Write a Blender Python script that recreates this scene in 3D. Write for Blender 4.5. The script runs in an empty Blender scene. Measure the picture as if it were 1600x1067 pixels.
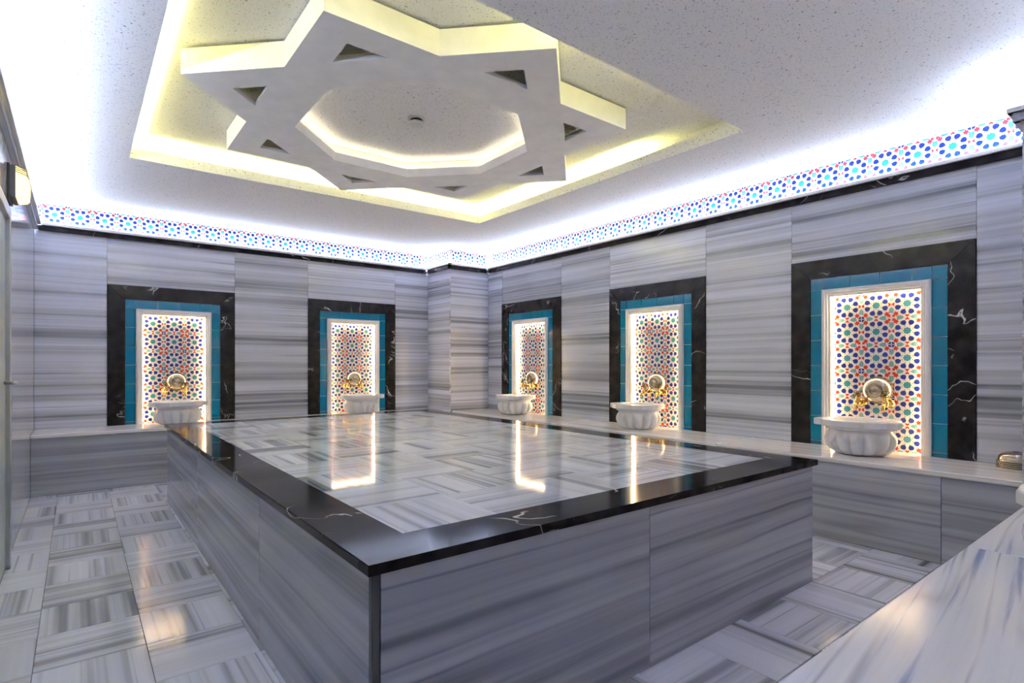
import bpy, bmesh, math, random
from math import pi, sin, cos, radians
from mathutils import Vector, Matrix
random.seed(7)
S = bpy.context.scene
COL = S.collection

# ------------------------------------------------------------------ camera
cam_d = bpy.data.cameras.new('camera')
cam = bpy.data.objects.new('camera', cam_d)
COL.objects.link(cam)
cam.location = (0, 0, 1.10)
cam.rotation_euler = (pi / 2, 0, -0.6638)
cam_d.sensor_width = 36.0
cam_d.lens = 867.92 / 1600 * 36.0
cam_d.shift_y = 34.9 / 1600
cam_d.clip_start = 0.03
S.camera = cam

# ------------------------------------------------------------------ world, exposure, light levels
w = bpy.data.worlds.new('world')
S.world = w
w.use_nodes = True
w.node_tree.nodes['Background'].inputs[0].default_value = (0.6, 0.65, 0.8, 1)
w.node_tree.nodes['Background'].inputs[1].default_value = 0.05
S.view_settings.view_transform = 'Standard'
S.view_settings.look = 'None'
S.view_settings.gamma = 1.0
S.view_settings.use_curve_mapping = False
S.view_settings.exposure = 0.52
S.cycles.max_bounces = 14
S.cycles.diffuse_bounces = 9
S.cycles.glossy_bounces = 5
CORNICE_LED = ((0.66, 0.77, 1.0), 225.0)
COVE_LED = ((1.0, 0.92, 0.28), 200.0)
STAR_LED = ((1.0, 0.86, 0.55), 9.0)
NICHE_LED = ((1.0, 0.72, 0.36), 62.0)
LAMP_GLOW = ((1.0, 0.70, 0.20), 3.2)

# ------------------------------------------------------------------ room dimensions (metres, camera above the origin)
L, D, W = -0.305, 6.516, 4.274          # left wall x, back wall y, right wall x
YN = -0.06                              # near wall y
ZB = 0.512                              # bench top
ZC = 2.293                              # underside of cornice
ZF = 2.36                               # foot of the tile frieze
CEIL = 2.54
UP = 2.70                               # ceiling inside the recess
PX, PY = 3.677, 5.9745                  # far corner pillar faces
NX, NY = 3.67, 0.608                    # near corner pillar faces
BF = 6.02                               # back bench slab edge
RF = 3.712                              # side bench slab edge
NF = 0.507                              # near bench slab edge
ZN = 0.512                              # near bench top

# ------------------------------------------------------------------ materials
def new_mat(name):
    m = bpy.data.materials.new(name)
    m.use_nodes = True
    nt = m.node_tree
    b = nt.nodes['Principled BSDF']
    return m, nt, b

def srgb(r, g, b):
    f = lambda c: ((c / 255) / 12.92) if c / 255 <= 0.04045 else (((c / 255) + 0.055) / 1.055) ** 2.4
    return (f(r), f(g), f(b), 1)

def plain(name, col, rough=0.5, metal=0.0, spec=0.5, coat=0.0):
    m, nt, b = new_mat(name)
    tc = nt.nodes.new('ShaderNodeTexCoord')
    n = nt.nodes.new('ShaderNodeTexNoise'); n.inputs['Scale'].default_value = 9
    n.inputs['Detail'].default_value = 3
    nt.links.new(tc.outputs['Object'], n.inputs['Vector'])
    r = nt.nodes.new('ShaderNodeValToRGB')
    r.color_ramp.elements[0].position = 0.3; r.color_ramp.elements[1].position = 0.7
    r.color_ramp.elements[0].color = tuple(c * 0.93 for c in col[:3]) + (1,)
    r.color_ramp.elements[1].color = tuple(min(1, c * 1.04) for c in col[:3]) + (1,)
    nt.links.new(n.outputs['Fac'], r.inputs['Fac'])
    nt.links.new(r.outputs['Color'], b.inputs['Base Color'])
    b.inputs['Roughness'].default_value = rough
    b.inputs['Metallic'].default_value = metal
    b.inputs['Specular IOR Level'].default_value = spec
    b.inputs['Coat Weight'].default_value = coat
    b.inputs['Coat Roughness'].default_value = 0.05
    return m

def emit(name, c, s):
    m = bpy.data.materials.new(name); m.use_nodes = True
    nt = m.node_tree; nt.nodes.clear()
    e = nt.nodes.new('ShaderNodeEmission'); o = nt.nodes.new('ShaderNodeOutputMaterial')
    e.inputs[0].default_value = tuple(c) + (1,); e.inputs[1].default_value = s
    nt.links.new(e.outputs[0], o.inputs[0])
    return m

def marble(name, ramp, kx=0.22, k=5.5, kf=26, line=0.55, rough=0.13, skew=None, warp=0.035, lines_k=11, spec=0.5, tint=0.10):
    """banded marble: bands run along the piece's own x axis, every piece gets its own cut of stone"""
    m, nt, b = new_mat(name)
    N, K = nt.nodes.new, nt.links.new
    tc = N('ShaderNodeTexCoord'); oi = N('ShaderNodeObjectInfo')
    v = tc.outputs['Object']
    if skew is not None:
        mp = N('ShaderNodeMapping'); mp.inputs['Rotation'].default_value = skew
        K(v, mp.inputs['Vector']); v = mp.outputs['Vector']
    wv = N('ShaderNodeMath'); wv.operation = 'MULTIPLY'; wv.inputs[1].default_value = 73.0
    K(oi.outputs['Random'], wv.inputs[0])
    # gentle warp of the bands
    nw = N('ShaderNodeTexNoise'); nw.noise_dimensions = '4D'; nw.inputs['Scale'].default_value = 1.3
    nw.inputs['Detail'].default_value = 1.5
    K(v, nw.inputs['Vector']); K(wv.outputs[0], nw.inputs['W'])
    sb = N('ShaderNodeVectorMath'); sb.operation = 'SUBTRACT'; sb.inputs[1].default_value = (0.5, 0.5, 0.5)
    K(nw.outputs['Color'], sb.inputs[0])
    sc = N('ShaderNodeVectorMath'); sc.operation = 'SCALE'; sc.inputs['Scale'].default_value = warp
    K(sb.outputs[0], sc.inputs[0])
    ad = N('ShaderNodeVectorMath'); ad.operation = 'ADD'
    K(v, ad.inputs[0]); K(sc.outputs[0], ad.inputs[1])
    def band(kx_, k_, det):
        mu = N('ShaderNodeVectorMath'); mu.operation = 'MULTIPLY'; mu.inputs[1].default_value = (kx_, k_, k_)
        K(ad.outputs[0], mu.inputs[0])
        n = N('ShaderNodeTexNoise'); n.noise_dimensions = '4D'; n.inputs['Scale'].default_value = 1
        n.inputs['Detail'].default_value = det; n.inputs['Roughness'].default_value = 0.55
        K(mu.outputs[0], n.inputs['Vector']); K(wv.outputs[0], n.inputs['W'])
        return n.outputs['Fac']
    a, f, l = band(kx, k, 3.0), band(kx * 1.6, kf, 4.0), band(kx * 0.9, lines_k, 1.0)
    mx = N('ShaderNodeMath'); mx.operation = 'MULTIPLY'; mx.inputs[1].default_value = 0.40
    K(f, mx.inputs[0])
    m2 = N('ShaderNodeMath'); m2.operation = 'MULTIPLY_ADD'; m2.inputs[1].default_value = 0.60
    K(a, m2.inputs[0]); K(mx.outputs[0], m2.inputs[2])
    cr = N('ShaderNodeValToRGB')
    els = cr.color_ramp.elements
    els[0].position, els[0].color = ramp[0]
    els[1].position, els[1].color = ramp[-1]
    for p, c in ramp[1:-1]:
        e = els.new(p); e.color = c
    K(m2.outputs[0], cr.inputs['Fac'])
    # thin dark lines where a slow noise crosses its middle value
    s5 = N('ShaderNodeMath'); s5.operation = 'SUBTRACT'; s5.inputs[1].default_value = 0.5
    K(l, s5.inputs[0])
    ab = N('ShaderNodeMath'); ab.operation = 'ABSOLUTE'; K(s5.outputs[0], ab.inputs[0])
    mr = N('ShaderNodeMapRange'); mr.inputs['From Min'].default_value = 0.0; mr.inputs['From Max'].default_value = 0.030
    mr.inputs['To Min'].default_value = line; mr.inputs['To Max'].default_value = 0.0
    K(ab.outputs[0], mr.inputs['Value'])
    # lines fade in and out along their run
    fd = N('ShaderNodeTexNoise'); fd.noise_dimensions = '4D'; fd.inputs['Scale'].default_value = 1.1
    K(v, fd.inputs['Vector']); K(wv.outputs[0], fd.inputs['W'])
    fr = N('ShaderNodeMapRange'); fr.inputs['From Min'].default_value = 0.38; fr.inputs['From Max'].default_value = 0.62
    K(fd.outputs['Fac'], fr.inputs['Value'])
    ml = N('ShaderNodeMath'); ml.operation = 'MULTIPLY'; K(mr.outputs[0], ml.inputs[0]); K(fr.outputs[0], ml.inputs[1])
    mixc = N('ShaderNodeMix'); mixc.data_type = 'RGBA'; mixc.blend_type = 'MULTIPLY'
    K(ml.outputs[0], mixc.inputs['Factor']); K(cr.outputs['Color'], mixc.inputs['A'])
    mixc.inputs['B'].default_value = (0.25, 0.27, 0.34, 1)
    # each slab slightly lighter or darker than the next
    vr = N('ShaderNodeMapRange'); vr.inputs['To Min'].default_value = 1 - tint; vr.inputs['To Max'].default_value = 1 + tint
    K(oi.outputs['Random'], vr.inputs['Value'])
    hs = N('ShaderNodeHueSaturation'); K(vr.outputs[0], hs.inputs['Value']); K(mixc.outputs['Result'], hs.inputs['Color'])
    K(hs.outputs['Color'], b.inputs['Base Color'])
    rr = N('ShaderNodeMapRange'); rr.inputs['To Min'].default_value = rough * 0.8; rr.inputs['To Max'].default_value = rough * 1.25
    K(fd.outputs['Fac'], rr.inputs['Value']); K(rr.outputs[0], b.inputs['Roughness'])
    b.inputs['Specular IOR Level'].default_value = spec
    return m

def g(v, t=(1, 1, 1)):
    return (v * t[0], v * t[1], v * t[2], 1)
CO = (0.94, 0.97, 1.12)
def rp(lo, hi, ps=(0.36, 0.44, 0.50, 0.56, 0.64), sh=(0.0, 0.30, 0.58, 0.80, 1.0)):
    return [(p, g(lo + (hi - lo) * t, CO)) for p, t in zip(ps, sh)]
wall_marble = marble('banded_grey_marble', rp(0.16, 0.74, (0.37, 0.43, 0.48, 0.54, 0.63)), kx=0.06, k=9.5, kf=36, lines_k=14, line=0.7, rough=0.17, warp=0.016)
base_marble = marble('banded_slate_marble', rp(0.13, 0.50, (0.36, 0.43, 0.49, 0.56, 0.66)), kx=0.10, k=5.5, kf=22, lines_k=8, line=0.65, rough=0.16, warp=0.03)
PT = (0.35, 0.415, 0.455, 0.50, 0.60)
tile_marble = marble('banded_pale_marble', rp(0.16, 0.86, PT, (0.0, 0.28, 0.66, 0.86, 1.0)), kx=0.10, k=9.0, kf=24, lines_k=13, line=0.95, rough=0.12, warp=0.010, tint=0.10)
top_marble = marble('banded_polished_marble', rp(0.16, 0.88, PT, (0.0, 0.28, 0.66, 0.86, 1.0)), kx=0.10, k=9.0, kf=24, lines_k=13, line=0.95, rough=0.05, warp=0.010, tint=0.08, spec=0.6)
bench_marble = marble('banded_cream_marble', [(p, g(v, (1.0, 0.985, 0.98))) for p, v in ((0.32, 0.40), (0.39, 0.66), (0.45, 0.80), (0.54, 0.87), (0.66, 0.90))], kx=0.15, k=10, kf=36, lines_k=14, line=0.6, rough=0.14, warp=0.012)
near_marble = marble('white_marble_with_blue_streaks', [(0.36, srgb(78, 92, 142)), (0.415, srgb(165, 175, 210)), (0.455, srgb(228, 231, 243)), (0.58, srgb(240, 241, 247)), (0.75, srgb(244, 245, 250))], kx=0.55, k=14.0, kf=34, lines_k=9, line=1.0, rough=0.16, warp=0.035, tint=0.03, skew=(0, 0, radians(-7)))
door_wall_marble = marble('diagonal_veined_marble', [(0.26, g(0.30, CO)), (0.40, g(0.46, CO)), (0.52, g(0.56, CO)), (0.64, g(0.62, CO)), (0.74, g(0.66, CO))], kx=0.5, k=6.0, kf=22, lines_k=7, line=0.5, rough=0.10, skew=(0, radians(-48), 0), warp=0.06)
basin_marble = marble('cloudy_white_marble', [(0.28, srgb(165, 168, 186)), (0.40, srgb(212, 213, 220)), (0.50, srgb(228, 227, 231)), (0.64, srgb(232, 230, 232)), (0.75, srgb(238, 236, 236))], kx=5.0, k=4.0, kf=11, lines_k=4, line=0.35, rough=0.24, warp=0.25, tint=0.03)

def black_marble(name, rough, spec):
    m, nt, b = new_mat(name)
    N, K = nt.nodes.new, nt.links.new
    tc = N('ShaderNodeTexCoord'); oi = N('ShaderNodeObjectInfo')
    wv = N('ShaderNodeMath'); wv.operation = 'MULTIPLY'; wv.inputs[1].default_value = 31.0
    K(oi.outputs['Random'], wv.inputs[0])
    n1 = N('ShaderNodeTexNoise'); n1.noise_dimensions = '4D'; n1.inputs['Scale'].default_value = 14; n1.inputs['Detail'].default_value = 6
    K(tc.outputs['Object'], n1.inputs['Vector']); K(wv.outputs[0], n1.inputs['W'])
    cr = N('ShaderNodeValToRGB')
    cr.color_ramp.elements[0].position = 0.38; cr.color_ramp.elements[0].color = (0.006, 0.005, 0.006, 1)
    cr.color_ramp.elements[1].position = 0.80; cr.color_ramp.elements[1].color = (0.036, 0.031, 0.032, 1)
    K(n1.outputs['Fac'], cr.inputs['Fac'])
    n2 = N('ShaderNodeTexNoise'); n2.noise_dimensions = '4D'; n2.inputs['Scale'].default_value = 2.6; n2.inputs['Detail'].default_value = 3.5
    n2.inputs['Distortion'].default_value = 0.6
    K(tc.outputs['Object'], n2.inputs['Vector']); K(wv.outputs[0], n2.inputs['W'])
    s = N('ShaderNodeMath'); s.operation = 'SUBTRACT'; s.inputs[1].default_value = 0.53; K(n2.outputs['Fac'], s.inputs[0])
    a = N('ShaderNodeMath'); a.operation = 'ABSOLUTE'; K(s.outputs[0], a.inputs[0])
    mr = N('ShaderNodeMapRange'); mr.inputs['From Max'].default_value = 0.006; mr.inputs['To Min'].default_value = 1; mr.inputs['To Max'].default_value = 0
    K(a.outputs[0], mr.inputs['Value'])
    n3 = N('ShaderNodeTexNoise'); n3.noise_dimensions = '4D'; n3.inputs['Scale'].default_value = 5.0; n3.inputs['Detail'].default_value = 1
    K(tc.outputs['Object'], n3.inputs['Vector']); K(wv.outputs[0], n3.inputs['W'])
    m3 = N('ShaderNodeMapRange'); m3.inputs['From Min'].default_value = 0.49; m3.inputs['From Max'].default_value = 0.60
    K(n3.outputs['Fac'], m3.inputs['Value'])
    ml = N('ShaderNodeMath'); ml.operation = 'MULTIPLY'; K(mr.outputs[0], ml.inputs[0]); K(m3.outputs[0], ml.inputs[1])
    mix = N('ShaderNodeMix'); mix.data_type = 'RGBA'
    K(ml.outputs[0], mix.inputs['Factor']); K(cr.outputs['Color'], mix.inputs['A']); mix.inputs['B'].default_value = (0.62, 0.60, 0.58, 1)
    K(mix.outputs['Result'], b.inputs['Base Color'])
    b.inputs['Roughness'].default_value = rough
    b.inputs['Specular IOR Level'].default_value = spec
    return m
frame_marble = black_marble('black_marble_white_veins', 0.20, 0.12)
edge_marble = black_marble('black_marble_polished', 0.10, 0.04)

def speckled(name, base, dark):
    m, nt, b = new_mat(name)
    N, K = nt.nodes.new, nt.links.new
    tc = N('ShaderNodeTexCoord')
    def dots(scale, rad, keep, strength, stretch):
        mp = N('ShaderNodeMapping'); mp.inputs['Scale'].default_value = stretch
        K(tc.outputs['Object'], mp.inputs['Vector'])
        nd = N('ShaderNodeTexNoise'); nd.inputs['Scale'].default_value = scale * 1.7; nd.inputs['Detail'].default_value = 1
        K(tc.outputs['Object'], nd.inputs['Vector'])
        sc = N('ShaderNodeVectorMath'); sc.operation = 'SCALE'; sc.inputs['Scale'].default_value = 0.9 / scale
        K(nd.outputs['Color'], sc.inputs[0])
        ad = N('ShaderNodeVectorMath'); ad.operation = 'ADD'; K(mp.outputs[0], ad.inputs[0]); K(sc.outputs[0], ad.inputs[1])
        v = N('ShaderNodeTexVoronoi'); v.inputs['Scale'].default_value = scale
        K(ad.outputs[0], v.inputs['Vector'])
        lt = N('ShaderNodeMapRange'); lt.inputs['From Min'].default_value = rad * 0.6; lt.inputs['From Max'].default_value = rad
        lt.inputs['To Min'].default_value = strength; lt.inputs['To Max'].default_value = 0
        K(v.outputs['Distance'], lt.inputs['Value'])
        sx = N('ShaderNodeSeparateColor'); K(v.outputs['Color'], sx.inputs[0])
        gt = N('ShaderNodeMath'); gt.operation = 'GREATER_THAN'; gt.inputs[1].default_value = 1 - keep
        K(sx.outputs[0], gt.inputs[0])
        mu = N('ShaderNodeMath'); mu.operation = 'MULTIPLY'; K(lt.outputs[0], mu.inputs[0]); K(gt.outputs[0], mu.inputs[1])
        return mu.outputs[0]
    a = dots(70, 0.30, 0.60, 0.45, (1, 1.0, 1)); c = dots(34, 0.17, 0.55, 0.85, (1, 1, 1)); d = dots(120, 0.36, 0.6, 0.25, (1, 1, 1))
    mx = N('ShaderNodeMath'); mx.operation = 'MAXIMUM'; K(a, mx.inputs[0]); K(c, mx.inputs[1])
    m2 = N('ShaderNodeMath'); m2.operation = 'MAXIMUM'; K(mx.outputs[0], m2.inputs[0]); K(d, m2.inputs[1])
    mix = N('ShaderNodeMix'); mix.data_type = 'RGBA'; K(m2.outputs[0], mix.inputs['Factor'])
    mix.inputs['A'].default_value = base; mix.inputs['B'].default_value = dark
    K(mix.outputs['Result'], b.inputs['Base Color'])
    b.inputs['Roughness'].default_value = 0.85
    b.inputs['Specular IOR Level'].default_value = 0.2
    return m
ceil_m = speckled('speckled_plaster', (0.77, 0.77, 0.79, 1), (0.10, 0.10, 0.15, 1))
wall_core = plain('mortar', (0.30, 0.30, 0.32, 1), 0.9)
white_paint = plain('white_paint', (0.78, 0.77, 0.76, 1), 0.55)
moulding_m = plain('pale_moulded_stone', (0.76, 0.75, 0.77, 1), 0.3)
grout = plain('grout', (0.45, 0.55, 0.62, 1), 0.8)
blue_glaze = plain('turquoise_glaze', (0.0, 0.13, 0.25, 1), 0.10, coat=0.3)
white_glaze = plain('white_glaze', (0.82, 0.80, 0.76, 1), 0.12)
cobalt = plain('cobalt_glaze', (0.014, 0.024, 0.21, 1), 0.14)
teal = plain('teal_glaze', (0.05, 0.22, 0.29, 1), 0.14)
pale_teal = plain('pale_teal_glaze', (0.17, 0.36, 0.38, 1), 0.14)
red = plain('red_glaze', (0.50, 0.025, 0.012, 1), 0.16)
ochre = plain('rust_glaze', (0.42, 0.14, 0.03, 1), 0.2)
brass = plain('brass', (0.58, 0.38, 0.13, 1), 0.26, metal=1.0)
bronze = plain('dark_bronze', (0.10, 0.065, 0.03, 1), 0.35, metal=1.0)
bowl_metal = plain('worn_tinned_brass', (0.46, 0.39, 0.30, 1), 0.27, metal=1.0)
steel = plain('brushed_metal', (0.55, 0.56, 0.58, 1), 0.3, metal=1.0)
dark_plastic = plain('dark_grey_plastic', (0.06, 0.06, 0.065, 1), 0.45)
off_white = plain('off_white_plastic', (0.66, 0.66, 0.66, 1), 0.45)
black_gap = plain('black_rubber', (0.01, 0.01, 0.01, 1), 0.7)
alu = plain('grey_aluminium', (0.45, 0.47, 0.49, 1), 0.35, metal=0.6)
door_glass = plain('frosted_door_panel', (0.50, 0.55, 0.57, 1), 0.25)
led_cool = emit('cool_led', *CORNICE_LED)
led_cove = emit('yellow_white_led', *COVE_LED)
led_star = emit('warm_white_led', *STAR_LED)
led_niche_far = emit('amber_led', *NICHE_LED)
led_niche_near = emit('amber_led_dim', NICHE_LED[0], NICHE_LED[1] * 0.5)
led_lamp = emit('lamp_diffuser', *LAMP_GLOW)

# ------------------------------------------------------------------ mesh helpers
def to_mesh(bm, name='mesh', smooth=False):
    me = bpy.data.meshes.new(name)
    bmesh.ops.recalc_face_normals(bm, faces=bm.faces)
    if smooth:
        for f in bm.faces: f.smooth = True
    bm.to_mesh(me); bm.free()
    return me

_cache = {}
def cbox(sx, sy, sz, ch=0.0, mats=None):
    """box centred on its origin with small chamfers; cached so that alike pieces share one mesh"""
    key = (round(sx, 4), round(sy, 4), round(sz, 4), round(ch, 4), mats)
    if key in _cache: return _cache[key]
    bm = bmesh.new()
    bmesh.ops.create_cube(bm, size=1)
    bmesh.ops.scale(bm, vec=(sx, sy, sz), verts=bm.verts)
    if ch > 0:
        bmesh.ops.bevel(bm, geom=list(bm.edges), offset=ch, segments=1, affect='EDGES')
    me = to_mesh(bm, 'box')
    if mats: me.materials.append(mats)
    _cache[key] = me
    return me

def add_box(bm, x0, x1, y0, y1, z0, z1):
    vs = [bm.verts.new(p) for p in [(x0, y0, z0), (x1, y0, z0), (x1, y1, z0), (x0, y1, z0), (x0, y0, z1), (x1, y0, z1), (x1, y1, z1), (x0, y1, z1)]]
    for f in [(0, 3, 2, 1), (4, 5, 6, 7), (0, 1, 5, 4), (1, 2, 6, 5), (2, 3, 7, 6), (3, 0, 4, 7)]:
        bm.faces.new([vs[i] for i in f])

def add_prism(bm, poly, y0, y1):
    """polygon in x-z extruded along y"""
    a = [bm.verts.new((x, y0, z)) for x, z in poly]
    b = [bm.verts.new((x, y1, z)) for x, z in poly]
    bm.faces.new(a); bm.faces.new(b[::-1])
    n = len(poly)
    for i in range(n):
        bm.faces.new([a[i], a[(i + 1) % n], b[(i + 1) % n], b[i]])

def add_lathe(bm, prof, n=32, mat=None, cap=True):
    """profile of (r, z) turned about z; mat moves the result"""
    rings = []
    for r, z in prof:
        if r < 1e-5:
            rings.append([bm.verts.new((0, 0, z))])
        else:
            rings.append([bm.verts.new((r * cos(2 * pi * i / n), r * sin(2 * pi * i / n), z)) for i in range(n)])
    for a, b in zip(rings, rings[1:]):
        for i in range(n):
            j = (i + 1) % n
            if len(a) == 1 and len(b) == 1: continue
            if len(a) == 1: bm.faces.new([a[0], b[i], b[j]])
            elif len(b) == 1: bm.faces.new([a[i], a[j], b[0]])
            else: bm.faces.new([a[i], a[j], b[j], b[i]])
    if cap:
        for r in (rings[0], rings[-1]):
            if len(r) > 1: bm.faces.new(r)
    vs = [v for r in rings for v in r]
    if mat is not None: bmesh.ops.transform(bm, matrix=mat, verts=vs)
    return vs

def add_tube(bm, pts, rad, n=10):
    """round tube through points, radius may be a list"""
    pts = [Vector(p) for p in pts]
    if not isinstance(rad, (list, tuple)): rad = [rad] * len(pts)
    rings = []
    up = Vector((1, 0, 0))
    for i, p in enumerate(pts):
        t = (pts[min(i + 1, len(pts) - 1)] - pts[max(i - 1, 0)]).normalized()
        u = up - t * up.dot(t)
        if u.length < 1e-3: u = Vector((0, 1, 0)) - t * t.y
        u.normalize(); v = t.cross(u)
        rings.append([bm.verts.new(p + (u * cos(2 * pi * k / n) + v * sin(2 * pi * k / n)) * rad[i]) for k in range(n)])
    for a, b in zip(rings, rings[1:]):
        for i in range(n):
            bm.faces.new([a[i], a[(i + 1) % n], b[(i + 1) % n], b[i]])
    bm.faces.new(rings[0][::-1]); bm.faces.new(rings[-1])

def obj(name, me, mat=None, parent=None, loc=(0, 0, 0), rot=(0, 0, 0), **props):
    if isinstance(me, bmesh.types.BMesh): me = to_mesh(me, name)
    if mat is not None and len(me.materials) == 0: me.materials.append(mat)
    o = bpy.data.objects.new(name, me)
    COL.objects.link(o)
    if parent is not None: o.parent = parent
    o.location = loc; o.rotation_euler = rot
    for k_, v_ in props.items(): o[k_] = v_
    return o

def thing(name, label, cat, loc=(0, 0, 0), rz=0.0, group=None):
    o = bpy.data.objects.new(name, None); COL.objects.link(o)
    o.empty_display_size = 0.05
    o.location = loc; o.rotation_euler = (0, 0, rz)
    o['label'] = label; o['category'] = cat
    if group: o['group'] = group
    return o

def copy_tree(o, parent=None):
    c = o.copy(); COL.objects.link(c); c.parent = parent
    for ch in o.children: copy_tree(ch, c)
    return c

def box_obj(name, x0, x1, y0, y1, z0, z1, mat, parent=None, ch=0.0015, rz=0.0, **props):
    """a chamfered block given by its extents in its parent's space, its local x along x (or along y when rz is a quarter turn)"""
    sx, sy, sz = x1 - x0, y1 - y0, z1 - z0
    if abs(rz) > 0.1: sx, sy = sy, sx
    return obj(name, cbox(sx, sy, sz, ch, mat), None, parent, ((x0 + x1) / 2, (y0 + y1) / 2, (z0 + z1) / 2), (0, 0, rz), **props)

Q = -pi / 2

# ------------------------------------------------------------------ room shell
bm = bmesh.new(); add_box(bm, L - 0.2, W + 0.3, YN - 0.2, D + 0.3, -0.12, -0.012)
floor = obj('floor', bm, wall_core, kind='structure')

def wall(name, boxes):
    bm_ = bmesh.new()
    for b_ in boxes: add_box(bm_, *b_)
    return obj(name, bm_, wall_core, kind='structure')
wall_back = wall('wall_back', [(L - 0.2, W + 0.3, D + 0.062, D + 0.2, -0.012, 2.75), (L - 0.2, W + 0.3, D + 0.012, D + 0.062, ZC, CEIL)])
wall_right = wall('wall_right', [(W + 0.062, W + 0.2, YN, D + 0.062, -0.012, 2.75), (W + 0.012, W + 0.062, YN, D, ZC, CEIL)])
wall_left = wall('wall_left', [(L - 0.2, L - 0.03, YN, D + 0.062, -0.012, 2.75), (L - 0.03, L - 0.012, YN, D, ZC, CEIL)])
wall_near = wall('wall_near', [(L - 0.2, W + 0.3, YN - 0.2, YN - 0.062, -0.012, 2.75), (L, NX, YN - 0.062, YN - 0.012, ZC, CEIL)])
wall_pillar = wall('wall_pillar', [(PX + 0.02, W + 0.062, PY + 0.02, D + 0.062, -0.012, CEIL)])
wall_pillar_near = wall('wall_pillar_near', [(NX + 0.02, W + 0.062, YN, NY - 0.02, -0.012, CEIL)])

def panel(parent, x0, x1, y0, y1, z0, z1, mat=wall_marble, rz=0.0):
    e = 0.0008
    if abs(rz) > 0.1: y0 += e; y1 -= e
    else: x0 += e; x1 -= e
    box_obj('marble_panel', x0, x1, y0, y1, z0, z1, mat, parent, 0.0012, rz)

NT = ZB + 1.345                         # top of the black niche frames
# back wall panels (frames at .22-1.328 and 2.10-3.196)
for x0, x1, z0 in [(L, 0.22, ZB), (0.22, 1.328, NT), (1.328, 2.10, ZB), (2.10, 3.196, NT), (3.196, PX, ZB)]:
    panel(wall_back, x0, x1, D, D + 0.06, z0, ZC + 0.02)
# right wall panels
NYS = [(0.913, 2.015), (2.746, 3.844), (4.566, 5.662)]
for y0, y1, z0 in [(NY, 0.913, ZB), (0.913, 2.015, NT), (2.015, 2.746, ZB), (2.746, 3.844, NT), (3.844, 4.566, ZB), (4.566, 5.662, NT), (5.662, PY, ZB)]:
    panel(wall_right, W, W + 0.06, y0, y1, z0, ZC + 0.02, rz=Q)
# left wall, polished slabs with diagonal veins
for y0, y1 in [(4.06, 5.30), (5.30, D)]:
    panel(wall_left, L - 0.03, L, y0, y1, 0.0, ZC + 0.02, door_wall_marble, Q)
panel(wall_left, L - 0.03, L, 3.0, 4.06, 1.94, ZC + 0.02, door_wall_marble, Q)
for y0, y1 in [(YN, 1.5), (1.5, 3.0)]:
    panel(wall_left, L - 0.03, L, y0, y1, 0.0, ZC + 0.02, door_wall_marble, Q)
# near wall behind the camera
NNX = 2.245
for x0, x1, z0 in [(L, 0.7, 0.0), (0.7, NNX - 0.55, ZN), (NNX - 0.55, NNX + 0.55, ZN + 1.345), (NNX + 0.55, NX, ZN)]:
    panel(wall_near, x0, x1, YN - 0.06, YN, z0, ZC + 0.02)
# pillars
panel(wall_pillar, PX + 0.02, W, PY, PY + 0.02, 0.30, ZC + 0.02)
panel(wall_pillar, PX, PX + 0.02, PY, D, 0.30, ZC + 0.02, rz=Q)
panel(wall_pillar_near, NX + 0.02, W, NY - 0.02, NY, 0.30, ZC + 0.02)
panel(wall_pillar_near, NX, NX + 0.02, YN, NY, 0.30, ZC + 0.02, rz=Q)

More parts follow.
